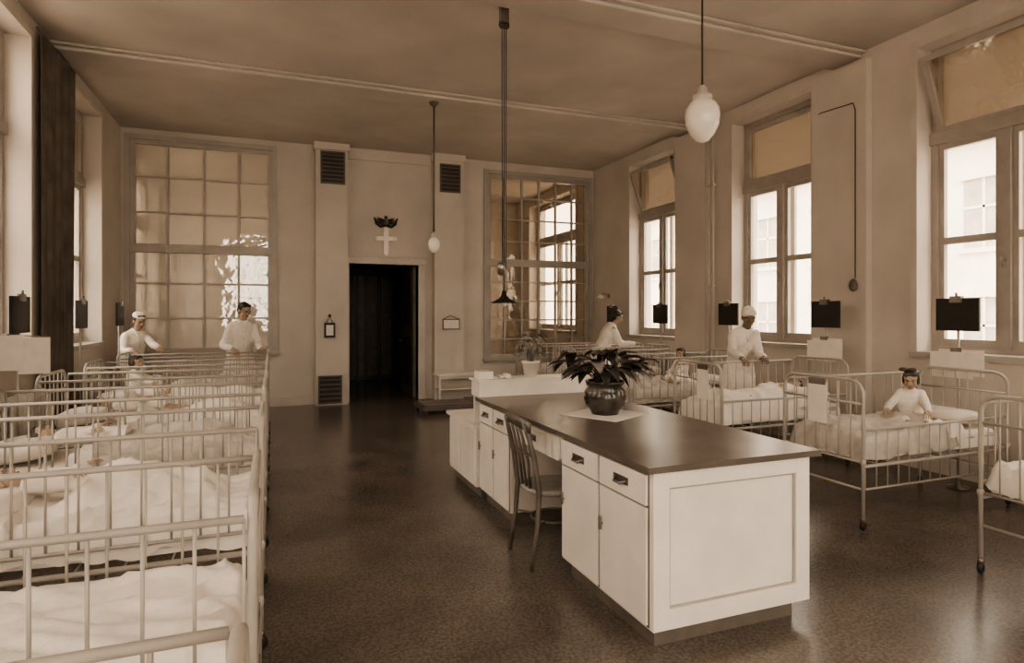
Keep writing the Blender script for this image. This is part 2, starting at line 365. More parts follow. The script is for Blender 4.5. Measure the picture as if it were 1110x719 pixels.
def crib(xf,xh,y0,y1,near=1.05,far=1.05,seed=1,zend=1.1,mound=None,blanket=True,pil=True,chart=None,board=None,fold=False,papers=False,pilx=.24):
    e=empty('hospital_crib',V(((xf+xh)/2,(y0+y1)/2,0)))
    b=B(); r=.0135; m=M_bed
    for x in (xf,xh):
        rc=.11; pts=[V((x,y0,.07)),V((x,y0,zend-rc))]
        for k in range(1,7): t=math.pi/2*k/6; pts.append(V((x,y0+rc-rc*math.cos(t),zend-rc+rc*math.sin(t))))
        for k in range(0,7): t=math.pi/2*k/6; pts.append(V((x,y1-rc+rc*math.sin(t),zend-rc+rc*math.cos(t))))
        pts.append(V((x,y1,.07))); b.tube(pts,r,m,10)
        for z in (.50,.30,.93): b.cyl((x,y0,z),(x,y1,z),.009,m,8)
        for k in range(1,7): yy=y0+(y1-y0)*k/7; b.cyl((x,yy,.50),(x,yy,zend),.0055,m,6)
        for yy in (y0,y1): b.ell((x,yy,.038),(.03,.018,.038),M_dark,seg=12,nr=8); b.cyl((x,yy,.06),(x,yy,.10),.019,M_metal)
        for yy in (y0,y1): b.ell((x,yy,.5),(.022,.022,.03),m,seg=10,nr=6)
    s=1 if xh>xf else -1; xa,xb=xf+s*.02,xh-s*.02
    for yy,zt in ((y0,near),(y1,far)):
        zb=zt-.48 if zt>1 else zt-.44
        b.cyl((xa,yy,zt),(xb,yy,zt),.0115,m,8); b.cyl((xa,yy,zb),(xb,yy,zb),.009,m,8)
        n=int(abs(xb-xa)/.115)
        for k in range(0,n+1):
            xx=xa+(xb-xa)*(k/n); b.cyl((xx,yy,zb),(xx,yy,zt),.0055,m,6)
        b.cyl((xf,yy,.47),(xh,yy,.47),.014,m,8)
    for k in range(1,9): xx=xf+(xh-xf)*k/9; b.cyl((xx,y0,.47),(xx,y1,.47),.005,m,6)
    b.fin('frame',parent=e)
    b=B(); x0,x1=sorted((xf+s*.03,xh-s*.03))
    b.box((x0+.02,y0+.05,.49),(x1-.02,y1-.05,.615),M_matt); b.fin('mattress',parent=e,bevel=.03)
    b=B(); bedding(b,x0+.004,x1-.004,y0+.034,y1-.034,.638,M_sheet,seed,amp=.010,drop=.13); 
    if blanket:
        la,lb=sorted((xf+s*.022,xf+s*1.08)); bedding(b,la,lb,y0+.014,y1-.014,.685,M_sheet if seed%2 else M_blank,seed+11,amp=.055,mound=mound,drop=.17)
        ta,tb=sorted((xf+s*.98,xf+s*1.16)); bedding(b,ta,tb,y0+.010,y1-.010,.715,M_sheet,seed+5,amp=.04,mound=None,drop=.09)
    if pil: pillow(b,(xh-s*pilx,(y0+y1)/2,.72),.19,.27,.065,M_sheet,rot=.05*math.sin(seed),tilt=.12*s)
    if fold:
        for k in range(3): pillow(b,(xf+s*(.45+.02*k),(y0+y1)/2+.02*k,.71+.03*k),.2,.22,.028,M_sheet,rot=.1*k)
    b.fin('bedding',parent=e)
    if chart is not None:
        b=B(); yy=chart; b.box((xf-s*.022,yy-.09,.74),(xf-s*.026,yy+.09,1.06),M_paper); b.box((xf-s*.018,yy-.08,1.04),(xf-s*.03,yy+.08,1.09),M_metal); b.fin('chart_sheet',parent=e)
    if board is not None:
        bx,by,pz=board; b=B()
        b.cyl((bx,by,.07),(bx,by,1.62),.011,m,8); b.box((bx-.012-s*.012,by-.19,1.44),(bx+.012-s*.012,by+.19,1.74),M_dark)
        b.box((bx-.02-s*.03,by-.05,1.70),(bx+.02-s*.02,by+.05,1.76),M_metal); b.cyl((bx-s*.03,by,1.76),(bx-s*.03,by,1.79),.01,M_metal)
        b.lathe([(.09,0),(.09,.015),(.03,.03),(.012,.08)],(bx,by,.0),M_metal,16)
        if pz:
            zc=pz; b.box((bx-s*.03,by-.24,zc-.13),(bx-s*.034,by+.16,zc+.10),M_paper); b.box((bx-s*.026,by-.14,zc-.16),(bx-s*.03,by+.24,zc+.07),M_paper)
            b.box((bx-s*.038,by-.05,zc+.08),(bx-s*.02,by+.05,zc+.12),M_metal)
        if papers:
            b.box((bx-.08,by-.20,1.15),(bx+.10,by-.197,1.43),M_paper); b.box((bx+.06,by-.19,1.12),(bx+.27,by-.187,1.41),M_paper); b.cyl((bx,by-.01,1.435),(bx,by-.21,1.435),.008,M_metal); b.cyl((bx-.08,by-.194,1.435),(bx+.27,by-.194,1.415),.006,M_metal)
        b.fin('board_stand',parent=e)
    return e
LF,LH=-.05,-1.75
farL=[1.17,2.55,3.92,5.3,6.7,8.05,9.45]
cfg={0:dict(),1:dict(fold=False,pil=True),2:dict(mound=(-.3,-.85,3.55,.17,.14),pilx=.50),3:dict(mound=(-.25,-1.2,4.95,.17,.12)),4:dict(mound=(-.3,-1.2,6.3,.16,.1),board=(-1.93,6.15,None),papers=True),
     5:dict(mound=(-.3,-1.2,7.7,.16,.1),board=(-1.93,7.9,None)),6:dict(mound=(-.3,-1.2,9.05,.16,.1),board=(-1.88,9.45,None))}
for i,yf in enumerate(farL): crib(LF,LH,yf-.75,yf,seed=i*2+1 if i%3 else i*2+2,zend=1.09,**cfg[i])
RF,RH=4.06,5.72
yR=[1.75,3.31,4.85,6.4,7.95,9.5]
cr={0:dict(near=.74),1:dict(near=.74,chart=3.7,board=(5.86,3.80,1.17),mound=(4.2,5.0,3.7,.2,.06),pil=True),2:dict(near=.74,chart=5.1,board=(5.86,5.25,1.22),mound=(4.3,5.2,5.25,.18,.12)),
    3:dict(board=(5.86,6.85,None),mound=(4.3,5.0,6.8,.18,.08)),4:dict(board=(5.86,8.45,None)),5:dict(board=(5.86,9.95,None))}
for i,y in enumerate(yR): crib(RF,RH,y,y+.75,seed=31+i*2+(i%2),zend=1.1,**cr[i])
# ------------------------------------------------------------------ desk
b=B(); x0,x1=1.66,2.62
b.box((x0+.05,2.52,0),(x1-.05,3.40,.105),M_kick); b.box((x0+.05,4.34,0),(x1-.05,5.0,.105),M_kick)
b.box((x0,2.47,.105),(x1,3.42,.854),M_white); b.box((x0,4.3,.105),(x1,5.02,.854),M_white)
b.box((x0+.0,3.42,.70),(x1,4.3,.854),M_white); b.box((x1-.04,3.42,.105),(x1,4.3,.70),M_white)
b.box((1.62,2.43,.855),(2.68,5.05,.886),M_top)
# end panel frame (toward the camera)
yf=2.47
for (a,c,e,g) in ((x0,.105,x0+.09,.854),(x1-.09,.105,x1,.854),(x0+.09,.105,x1-.09,.20),(x0+.09,.775,x1-.09,.854)): b.box((a,yf-.018,c),(e,yf-.0005,g),M_white)
for (a,c,e,g) in ((x0+.09,.21,x0+.10,.765),(x1-.10,.21,x1-.09,.765),(x0+.09,.20,x1-.09,.21),(x0+.09,.765,x1-.09,.775)): b.box((a,yf-.009,c),(e,yf-.0005,g),M_frame)
def pull(y,z,w=.07):
    b.box((x0-.022,y-w,z-.02),(x0-.018,y+w,z+.02),M_metal); b.tube([(x0-.02,y-w*.7,z),(x0-.045,y-w*.4,z-.012),(x0-.045,y+w*.4,z-.012),(x0-.02,y+w*.7,z)],.007,M_metal,8)
def front(ya,yb,drawer=True,door=True):
    b.box((x0-.003,ya+.004,.112),(x0-.0003,yb-.004,.845),M_kick) if door else None
    if drawer: b.box((x0-.018,ya+.012,.69),(x0-.0035,yb-.012,.835),M_white); pull((ya+yb)/2,.765)
    if door:
        b.box((x0-.016,ya+.012,.125),(x0-.0035,yb-.012,.678),M_white)
        b.cyl((x0-.03,yb-.04,.45),(x0-.03,yb-.04,.52),.008,M_metal); b.cyl((x0-.03,yb-.04,.48),(x0-.01,yb-.04,.48),.005,M_metal)
front(2.48,2.945); front(2.945,3.41); front(3.44,4.28,door=False); front(4.31,4.66); front(4.66,5.01)
# lower annex
b.box((x0-.02,5.08,.10),(x1,5.92,.61),M_white); b.box((x0+.03,5.08,0),(x1-.05,5.88,.10),M_kick); b.box((x0-.05,5.06,.61),(x1+.04,5.96,.64),M_white)
b.box((x0-.035,5.12,.14),(x0-.02,5.48,.58),M_white); b.box((x0-.035,5.52,.14),(x0-.02,5.88,.58),M_white)
# upstand / shelf at far end
b.box((1.66,5.0,.886),(2.64,5.02,1.02),M_white); b.box((1.66,5.2,.64),(2.64,5.22,1.02),M_white); b.box((1.62,4.99,1.02),(2.68,5.23,1.035),M_white); b.box((1.64,5.0,.886),(1.66,5.22,1.02),M_white); b.box((2.64,5.0,.886),(2.66,5.22,1.02),M_white)
b.fin('ward_desk',bevel=.003)
b=B(); b.box((1.65,5.03,1.036),(1.78,5.17,1.10),M_white)
for k in range(3): b.box((1.79+.06*k,5.06,1.036),(1.83+.06*k,5.15,1.045+.012*(k%3)),M_paper)
b.fin('card_file_box',bevel=.003)
# cloth
b=B()
def cl(u,v):
    M=Matrix.Rotation(.5,3,'Z'); p=M@V(((u-.5)*.46,(v-.5)*.46,0)); return V((2.2,3.85,.8885))+p+V((0,0,.002*abs(noise.noise(V((u*5,v*5,1))))))
b.grid(cl,20,20,M_sheet); b.fin('table_doily',solid=.0015)
# potted plant
def leaf(b,base,az,ln,w,el,droop,m,fold=.25):
    d=V((math.cos(az),math.sin(az),0)); side=V((-math.sin(az),math.cos(az),0))
    def fn(u,v):
        t=u; ww=w*(math.sin(math.pi*min(1,t**.75))**.8)*(1-.15*t); s=(v-.5)*2
        if t>.98: ww=0
        horiz=ln*(t*math.cos(el)); z=ln*(t*math.sin(el)-droop*t*t)
        return V(base)+d*horiz+V((0,0,z+abs(s)*ww*fold))+side*(s*ww)
    b.grid(fn,9,4,m)
def plant(name,c,potprof,potmat,n,ln,w,h,mleaf,mleaf2,r0):
    b=B(); b.lathe(potprof,c,potmat,32)
    zr=max(z for _,z in potprof); rr=[r for r,z in potprof if z==zr][0]
    b.lathe([(.001,zr-.03),(rr*.9,zr-.03),(rr*.9,zr-.028),(.001,zr-.02)],c,M_soil,20)
    for k in range(n):
        az=2*math.pi*k/n*2.4+random.uniform(-.3,.3); q=random.random(); rad=r0*(.2+.8*random.random())
        top=V((c[0]+rad*math.cos(az),c[1]+rad*math.sin(az),c[2]+zr+h*(.25+.75*q)))
        base=V((c[0]+.02*math.cos(az),c[1]+.02*math.sin(az),c[2]+zr-.04)); mid=(base+top)/2+V((0,0,.03))
        b.tube([base,mid,top],[.005,.004,.003],mleaf,6)
        for j in range(3):
            leaf(b,top,az+random.uniform(-1.2,1.2),ln*random.uniform(.7,1.1),w*random.uniform(.8,1.2),random.uniform(-.1,.6),random.uniform(.3,.8),mleaf2 if random.random()<.12 else mleaf)
    b.fin(name)
plant('potted_plant',(2.2,3.85,.8905),[(.07,0),(.095,.0),(.10,.02),(.135,.06),(.15,.11),(.145,.16),(.12,.195),(.135,.215),(.14,.235),(.125,.235),(.11,.20),(.05,.19)],M_pot,28,.21,.046,.20,M_leaf,M_leaf2,.29)
plant('potted_flower',(2.16,5.11,1.036),[(.05,0),(.055,.0),(.075,.12),(.08,.12),(.08,.14),(.07,.14),(.06,.10),(.03,.09)],M_white,14,.14,.022,.24,M_leaf2,M_leaf,.10)
# bentwood chair (back toward the aisle)
b=B(); cy=3.72; zs=.46
for sy in (-1,1):
    y=cy+sy*.18
    b.tube([(1.50,cy+sy*.19,0),(1.54,cy+sy*.185,.25),(1.555,cy+sy*.18,.46),(1.53,cy+sy*.18,.65),(1.49,cy+sy*.175,.82),(1.46,cy+sy*.15,.92)],[.013,.015,.018,.017,.016,.015],M_wood,10)
    b.tube([(1.95,cy+sy*.17,0),(1.93,cy+sy*.16,.25),(1.91,cy+sy*.155,.45)],[.012,.016,.019],M_wood,10)
    b.tube([(1.545,cy+sy*.06,.47),(1.525,cy+sy*.075,.65),(1.485,cy+sy*.07,.82),(1.46,cy+sy*.06,.91)],.010,M_wood,8)
b.tube([(1.545,cy,.47),(1.52,cy,.65),(1.485,cy,.82),(1.46,cy,.92)],.009,M_wood,8)
R=[]
for k in range(9):
    t=-1+2*k/8; yy=cy+t*.195; xx=1.455-.0+.03*(t*t); zc=.925-.035*t*t
    R.append([V((xx-.010,yy,zc-.035)),V((xx+.010,yy,zc-.035)),V((xx+.006,yy,zc+.035)),V((xx-.014,yy,zc+.035))])
b.rings(R,M_wood)
b.tube([(1.53,cy-.18,.70),(1.515,cy,.70),(1.53,cy+.18,.70)],.010,M_wood,8)
R=[]
for rr,z in ((.001,zs-.02),(.19,zs-.02),(.205,zs-.01),(.205,zs+.012),(.19,zs+.02),(.17,zs+.014),(.001,zs+.012)):
    R.append([V((1.74+rr*1.05*math.copysign(abs(math.cos(2*math.pi*k/32))**.8,math.cos(2*math.pi*k/32)),cy+rr*.98*math.copysign(abs(math.sin(2*math.pi*k/32))**.8,math.sin(2*math.pi*k/32)),z)) for k in range(32)])
b.rings(R,M_seat)
b.tube([(1.74+.15*math.cos(2*math.pi*k/24),cy+.145*math.sin(2*math.pi*k/24),.26) for k in range(24)],.009,M_wood,8,closed=True)
for sy in (-1,1):
    b.cyl((1.54,cy+sy*.183,.27),(1.63,cy+sy*.10,.26),.008,M_wood); b.cyl((1.93,cy+sy*.16,.27),(1.85,cy+sy*.10,.26),.008,M_wood)
b.fin('bentwood_chair')
# ------------------------------------------------------------------ back wall furnishings
def vent(name,xa,xb,za,zb,yf):
    b=B(); b.box((xa,yf-.03,za),(xb,yf,zb),M_vent)
    for (p,q,r,s) in ((xa,za,xa+.025,zb),(xb-.025,za,xb,zb),(xa+.025,za,xb-.025,za+.025),(xa+.025,zb-.025,xb-.025,zb)): b.box((p,yf-.045,q),(r,yf-.02,s),M_kick)
    n=int((zb-za)/.07)
    for k in range(1,n): z=za+(zb-za)*k/n; b.box((xa+.02,yf-.045,z),(xb-.02,yf-.03,z+.018),M_kick)
    b.fin(name)
yp=YB-.22
vent('ventilation_grille',.78,1.19,3.86,4.42,yp); vent('ventilation_grille',2.90,3.29,3.86,4.38,yp); vent('ventilation_grille',.74,1.14,.03,.52,yp)
b=B(); b.box((.84,yp-.06,1.18),(1.02,yp,1.44),M_dark); b.box((.87,yp-.065,1.22),(.99,yp-.06,1.40),M_paper); b.tube([(.88,yp-.03,1.44),(.93,yp-.03,1.54),(.98,yp-.03,1.44)],.008,M_dark); b.ell((.93,yp-.03,1.56),(.025,.02,.03),M_dark); b.fin('fire_alarm_box',bevel=.004)
b=B(); b.box((2.95,yp-.02,1.30),(3.28,yp,1.5),M_kick); b.box((2.97,yp-.025,1.32),(3.26,yp-.02,1.48),M_paper); b.tube([(2.97,yp-.012,1.5),(3.1,yp-.012,1.56),(3.26,yp-.012,1.5)],.005,M_dark); b.fin('wall_notice_frame')
# cross and crest
b=B(); cx=1.94; y=YB-.025
b.box((cx-.045,y-.02,2.70),(cx+.045,y+.02,3.12),M_opal); b.box((cx-.15,y-.019,2.93),(cx+.15,y+.019,3.01),M_opal)
for p in ((cx,3.13),(cx-.15,2.97),(cx+.15,2.97),(cx,2.70)): b.ell((p[0],y,p[1]),(.05,.025,.05),M_opal)
b.fin('wall_crucifix',bevel=.006)
b=B()
for t in (-1,1):
    b.tube([(cx,y,3.22),(cx+t*.1,y,3.19),(cx+t*.17,y,3.24),(cx+t*.21,y,3.35)],[.025,.03,.025,.012],M_dark,8)
    for q in range(4): b.capsule((cx+t*.05,y,3.25+.02*q),(cx+t*(.19-.015*q),y,3.24+.035*q),.018,.010,M_dark)
b.ell((cx,y,3.26),(.06,.03,.07),M_kick); b.ell((cx,y,3.36),(.035,.02,.03),M_kick); b.fin('eagle_crest')
# bench
b=B()
b.box((2.75,10.75,.47),(3.62,11.12,.50),M_white); b.box((2.78,10.78,.22),(3.6,11.1,.24),M_white)
for x in (2.78,3.56):
    for y in (10.78,11.07): b.box((x,y,0),(x+.035,y+.03,.47),M_white)
b.box((2.78,10.79,.42),(3.6,10.80,.47),M_white); b.fin('slatted_bench',bevel=.004)
b=B(); b.box((2.22,9.55,.06),(3.1,10.3,.12),M_kick)
for x in (2.26,3.02):
    for y in (9.6,10.22): b.box((x,y,0),(x+.04,y+.04,.06),M_dark)
b.box((2.26,9.6,.12),(3.06,10.25,.135),M_top); b.fin('step_platform',bevel=.005)
# wall bracket lamp
b=B(); b.tube([(XR,10.75,1.95),(XR-.12,10.75,2.0),(XR-.2,10.75,1.95)],.01,M_metal); b.lathe([(.02,0.03),(.07,-.02),(.08,-.05),(.06,-.05),(.02,0.0)],(XR-.2,10.75,1.95),M_opal); b.ell((XR-.01,10.75,1.95),(.012,.05,.05),M_metal); b.fin('wall_bracket_lamp')
# radiators
def radiator(xc,ya,yb):
    b=B(); n=int((yb-ya)/.07)
    for k in range(n):
        y=ya+.07*k+.03; b.tube([(xc-.06,y,.12),(xc-.06,y,.82),(xc,y,.87),(xc+.06,y,.82),(xc+.06,y,.12),(xc,y,.09)],.022,M_trim,8,closed=True)
    b.cyl((xc,ya,.16),(xc,yb,.16),.02,M_trim); b.cyl((xc,ya,.8),(xc,yb,.8),.02,M_trim)
    for y in (ya+.05,yb-.05): b.cyl((xc,y,0),(xc,y,.12),.02,M_trim)
    b.fin('radiator')
radiator(XL+.16,8.95,9.6); radiator(XL+.16,6.3,7.3); radiator(XR-.16,8.75,9.0)
# pipes and cord on right wall
b=B()
for y in (7.50,7.60): b.cyl((XR-.12,y,0),(XR-.12,y,ZC-.001),.018,M_trim,10)
for z in (.5,2.0,3.5): b.box((XR-.15,7.46,z),(XR-.095,7.64,z+.03),M_trim)
b.fin('heating_pipes')
b=B(); b.tube([(XR-.012,5.78,4.02),(XR-.12,5.55,4.0),(XR-.12,5.12,3.98),(XR-.11,5.10,3.9),(XR-.11,5.10,2.0)],.006,M_darkmetal,6)
b.lathe([(.01,.12),(.03,.1),(.045,.05),(.035,.0),(.01,-.02)],(XR-.14,5.10,1.87),M_kick,16); b.fin('pull_cord_switch')
# ------------------------------------------------------------------ pendants
b=B(); c=V((3.5,4.43,3.33))
b.lathe([(.004,-.24),(.05,-.225),(.10,-.17),(.14,-.09),(.15,-.01),(.145,.05),(.12,.10),(.08,.13),(.075,.135)],c,M_opal,36)
b.lathe([(.08,.13),(.085,.14),(.085,.17),(.05,.19),(.04,.24),(.02,.26)],c,M_trim,28)
b.cyl(c+V((0,0,.25)),(c.x,c.y,ZC-.03),.009,M_darkmetal); b.lathe([(.06,0),(.05,-.03),(.02,-.06)],(c.x,c.y,ZC),M_metal,20)
b.fin('pendant_lamp')
b=B(); c=V((2.07,8.30,2.55)); zc=ZC-.07
b.lathe([(.004,-.12),(.04,-.11),(.075,-.06),(.085,-.0),(.075,.05),(.045,.09),(.03,.1)],c,M_opal,24); b.lathe([(.035,.09),(.04,.13),(.015,.17)],c,M_trim,20)
b.cyl(c+V((0,0,.15)),(c.x,c.y,zc-.03),.012,M_kick); b.lathe([(.07,0),(.06,-.03),(.02,-.06)],(c.x,c.y,zc),M_kick,20); b.fin('pendant_lamp')
b=B(); c=V((2.09,5.6,1.70)); zc=ZC
for dx in (-.022,.0,.022): b.cyl((c.x+dx,c.y,zc-.12),(c.x+dx*.8,c.y,c.z+.33),.0045,M_darkmetal,6)
b.box((c.x-.04,c.y-.03,zc-.16),(c.x+.04,c.y+.03,zc),M_metal); b.ell((c.x-.02,c.y,zc-.18),(.035,.02,.04),M_dark); b.ell((c.x+.02,c.y,zc-.18),(.035,.02,.04),M_dark)
b.lathe([(.01,-.06),(.035,-.05),(.04,.03),(.03,.06),(.01,.07)],c+V((-.03,0,.33)),M_metal,16)
b.cyl(c+V((0,0,.1)),c+V((0,0,.34)),.006,M_darkmetal); b.lathe([(.12,0),(.115,.012),(.06,.04),(.03,.07),(.02,.12),(.01,.12)],c,M_dark,28); b.ell(c+V((0,0,.0)),(.03,.03,.035),M_opal)
b.fin('rise_and_fall_lamp')
# ------------------------------------------------------------------ people
def person(name,W,lean=0,hands=None,head_yaw=0,head_pitch=0,mode='stand',coat=M_coat,skin=M_skin,cap=None,hs=1.,hem=.40,bow=False,bob=False,hairm=M_hair,hand_dir=None,moustache=False):
    k=W.to_scale()[0]; org=W.to_translation(); e=empty(name,org); Wi=W.inverted()
    def U(p):
        p=V(p); w=max(0,min(1,(p.z-.90)/.25)); w=w*w*(3-2*w); a=-lean*w
        q=p-V((0,0,.95)); q=Matrix.Rotation(a,3,'X')@q; return q+V((0,0,.95))
    T=lambda p: W@V(p)
    SH={-1:U((-.16,0,1.395)),1:U((.16,0,1.395))}
    if mode=='sit':
        HIP={s:V((s*.09,0,.93)) for s in(-1,1)}; KN={s:V((s*.13,.40,.97)) for s in(-1,1)}; AN={s:V((s*.12,.78,.93)) for s in(-1,1)}; TO={s:V((s*.13,.82,1.02)) for s in(-1,1)}
    elif mode=='lie':
        HIP={s:V((s*.09,-.03,.93)) for s in(-1,1)}; KN={s:V((s*.13,-.08,.52)) for s in(-1,1)}; AN={s:V((s*.13,-.12,.16)) for s in(-1,1)}; TO={s:V((s*.20,-.11,.10)) for s in(-1,1)}
    else:
        HIP={s:V((s*.09,0,.93)) for s in(-1,1)}; KN={s:V((s*.10,.01,.49)) for s in(-1,1)}; AN={s:V((s*.10,-.03,.09)) for s in(-1,1)}; TO={s:V((s*.12,.12,.035)) for s in(-1,1)}
    EL={};WR={}
    for s in (-1,1):
        tgt=Wi@V(hands[0 if s<0 else 1]) if hands else V((s*.24,.08,.84))
        S=SH[s]; a,bb=.29,.26; d=tgt-S; L=min(d.length,a+bb-.01); dn=d.normalized()
        x=(a*a-bb*bb+L*L)/(2*L); h=math.sqrt(max(0,a*a-x*x)); pole=V((s*.28,-.7,-.55)); pole=(pole-dn*pole.dot(dn)).normalized()
        EL[s]=S+dn*x+pole*h; WR[s]=S+dn*L
    def cap_(b,p,q,r0,r1,m,**kw): b.capsule(T(p),T(q),r0*k,r1*k,m,**kw)
    b=B()
    for s in (-1,1):
        cap_(b,HIP[s],KN[s],.085,.055,skin); cap_(b,KN[s],AN[s],.055,.036,skin); cap_(b,AN[s],TO[s],.038,.032,skin)
        cap_(b,SH[s],EL[s],.045,.038,skin); cap_(b,EL[s],WR[s],.038,.027,skin); cap_(b,SH[s],U((0,0,1.38)),.045,.06,skin)
    cap_(b,(0,0,.95),U((0,0,1.15)),.105,.095,skin); cap_(b,U((0,0,1.15)),U((0,0,1.32)),.095,.095,skin)
    HC=U((0,.035,1.62)) if hs==1 else U((0,.03,1.645))
    cap_(b,U((0,0,1.40)),HC-V((0,.02,.08)),.056,.052,skin)
    b.fin('body',parent=e,remesh=.013*k,smooth_it=3)
    b=B(); seg=20
    def ring(z,rx,ry,yo=0,f=U):
        return [T(f((rx*math.cos(2*math.pi*i/seg),yo+ry*math.sin(2*math.pi*i/seg),z))) for i in range(seg)]
    prof=[(1.49,.062,.062),(1.468,.10,.075),(1.435,.155,.09),(1.38,.185,.11),(1.28,.185,.125),(1.14,.165,.118),(1.05,.165,.12),(.95,.19,.14)]
    if mode!='sit':
        prof+=[(.82,.205,.15),(.62,.215,.165),(hem,.23,.18)]
        if mode=='lie': prof=[(z,rx,ry if z>1 else .10) for z,rx,ry in prof]
        R=[]
        for (z,rx,ry) in prof:
            rr=ring(z,rx,ry)
            if z<.9: rr=[p+ (p-T((0,0,z)))*(.06*math.sin(i*1.9+z*4)) for i,p in enumerate(rr)]
            R.append(rr)
        b.rings(R,coat)
    else:
        prof=[(z,rx*(1.0 if z>1.4 else 1.2),ry*(1.0 if z>1.4 else 1.2)) for z,rx,ry in prof]+[(.86,.36,.28)]
        b.rings([ring(z,rx,ry) for z,rx,ry in prof],coat)
        for s in (-1,1): cap_(b,HIP[s],KN[s],.145,.13,coat); cap_(b,KN[s],KN[s]*.45+AN[s]*.55,.13,.11,coat)
        cap_(b,(0,.1,.93),(0,.42,.95),.12,.09,coat)
    sl=1.0 if hs==1 else 1.25
    for s in (-1,1):
        cap_(b,SH[s]+V((-s*.015,0,-.005)),EL[s],.062*sl,.056*sl,coat); cap_(b,EL[s],EL[s]*.12+WR[s]*.88,.056*sl,.046*sl,coat)
    b.fin('coat',parent=e,remesh=.013*k,smooth_it=3,fold=.035*k)
    b=B()
    for s in (-1,1):
        b.tube([T(U((s*.055,-.02,1.495))),T(U((s*.05,.055,1.465))),T(U((s*.02,.095,1.41))),T(U((0,.122,1.33)))],[.012*k,.016*k,.016*k,.006*k],coat,8)
    if mode=='stand':
        for z in (1.24,1.14,1.04): b.ell(T(U((0,.135,z))),(.01*k,)*3,M_trim,seg=8,nr=6)
        for s in (-1,1):
            b.capsule(T(AN[s]+V((0,-.02,-.04))),T(TO[s]+V((0,.03,.005))),.045*k,.04*k,M_shoe)
            b.capsule(T(KN[s]),T(AN[s]),.062*k,.05*k,M_trous)
    b.fin('coat_details',parent=e)
    for s in (-1,1):
        fd=(WR[s]-EL[s]).normalized()
        if hand_dir is not None: fd=(fd+V(hand_dir)).normalized()
        x=V((s*1.,0,0)); x=(x-fd*x.dot(fd)).normalized(); n=x.cross(fd).normalized()
        if n.z<0 and abs(n.z)>.2: n=-n
        n_=-n; o=WR[s]; b=B(); hk=1.0*(1 if hs==1 else 1.1)
        P=lambda a,c,d: o+x*(a*hk)+fd*(c*hk)+n_*(d*hk)
        cap_(b,P(0,-.01,0),P(0,.02,0),.026,.028,skin)
        for q,(ax,ln) in enumerate(((-.030,.068),(-.010,.078),(.011,.072),(.030,.056))):
            cap_(b,P(ax*.6,.01,0),P(ax,.078,0),.0145,.0125,skin)
            p0=P(ax,.078,0);p1=P(ax*1.1,.078+ln*.42,.012);p2=P(ax*1.12,.078+ln*.72,.034);p3=P(ax*1.1,.078+ln*.85,.056)
            cap_(b,p0,p1,.0098,.0092,skin,seg=8);cap_(b,p1,p2,.0092,.0085,skin,seg=8);cap_(b,p2,p3,.0085,.0075,skin,seg=8)
        cap_(b,P(-.022,.02,.004),P(-.052,.05,.014),.0145,.012,skin,seg=8); cap_(b,P(-.052,.05,.014),P(-.062,.085,.03),.0115,.009,skin,seg=8)
        b.fin('hand_left' if s<0 else 'hand_right',parent=e,remesh=.0042*k,smooth_it=1)
    HR=Matrix.Rotation(head_yaw,3,'Z')@Matrix.Rotation(-head_pitch-lean*.6,3,'X'); c0=HC
    Q=lambda p: T(c0+HR@(V(p)*hs))
    RW=(W.to_3x3()*(1/k))@HR
    def E(b,p,r,m,**kw): b.ell(Q(p),tuple(q*k*hs for q in r),m,RW,**kw)
    def C(b,p,q,r0,r1,m): b.capsule(Q(p),Q(q),r0*k*hs,r1*k*hs,m,seg=10)
    b=B()
    E(b,(0,-.012,.025),(.074,.092,.088),skin); E(b,(0,.02,-.035),(.058,.066,.075),skin); E(b,(0,.05,-.085),(.03,.028,.022),skin)
    C(b,(0,.078,.015),(0,.102,-.022),.008,.014,skin); C(b,(-.014,.09,-.026),(.014,.09,-.026),.008,.008,skin)
    for s in (-1,1):
        E(b,(s*.074,-.008,-.005),(.010,.02,.031),skin,seg=10,nr=8); E(b,(s*.04,.055,-.025),(.024,.024,.022),skin,seg=10,nr=8); C(b,(s*.012,.082,.022),(s*.048,.068,.024),.009,.008,skin)
        if hs>1: E(b,(s*.038,.052,-.045),(.028,.026,.026),skin,seg=10,nr=8)
    C(b,(-.018,.082,-.055),(.018,.082,-.055),.009,.009,skin)
    b.fin('head',parent=e,remesh=.0055*k*hs,smooth_it=2)
    b=B()
    for s in (-1,1):
        E(b,(s*.030,.079,.004),(.013,.009,.006),M_trim,seg=10,nr=6); E(b,(s*.030,.085,.004),(.007,.005,.006),M_eye,seg=8,nr=6)
        C(b,(s*.014,.092,.028),(s*.046,.078,.030),.0030,.0024,hairm); C(b,(s*.018,.087,.011),(s*.043,.080,.009),.002,.002,hairm)
    C(b,(-.018,.088,-.055),(.018,.088,-.055),.0042,.0042,M_lip)
    if moustache: C(b,(-.022,.093,-.043),(.022,.093,-.043),.005,.005,hairm)
    b.fin('face_features',parent=e)
    b=B()
    if cap!='scarf':
        E(b,(0,-.024,.040),(.079,.090,.080),hairm); E(b,(0,-.055,-.005),(.068,.055,.07),hairm)
        for s in (-1,1): E(b,(s*.064,-.015,.03),(.017,.04,.04),hairm)
        C(b,(-.03,.045,.092),(.045,.04,.088),.02,.018,hairm)
    if bob:
        for s in (-1,1): E(b,(s*.07,-.012,-.005),(.02,.045,.06),hairm)
        E(b,(0,-.07,-.02),(.065,.03,.06),hairm)
        C(b,(-.05,.052,.075),(.05,.052,.07),.02,.018,hairm)
    if b.v: b.fin('hair',parent=e,remesh=.006*k*hs,smooth_it=1)
    if cap=='cap':
        b=B(); E(b,(0,-.03,.085),(.09,.085,.055),coat); E(b,(0,.01,.075),(.078,.07,.03),coat); b.fin('nurse_cap',parent=e,remesh=.006*k,smooth_it=1)
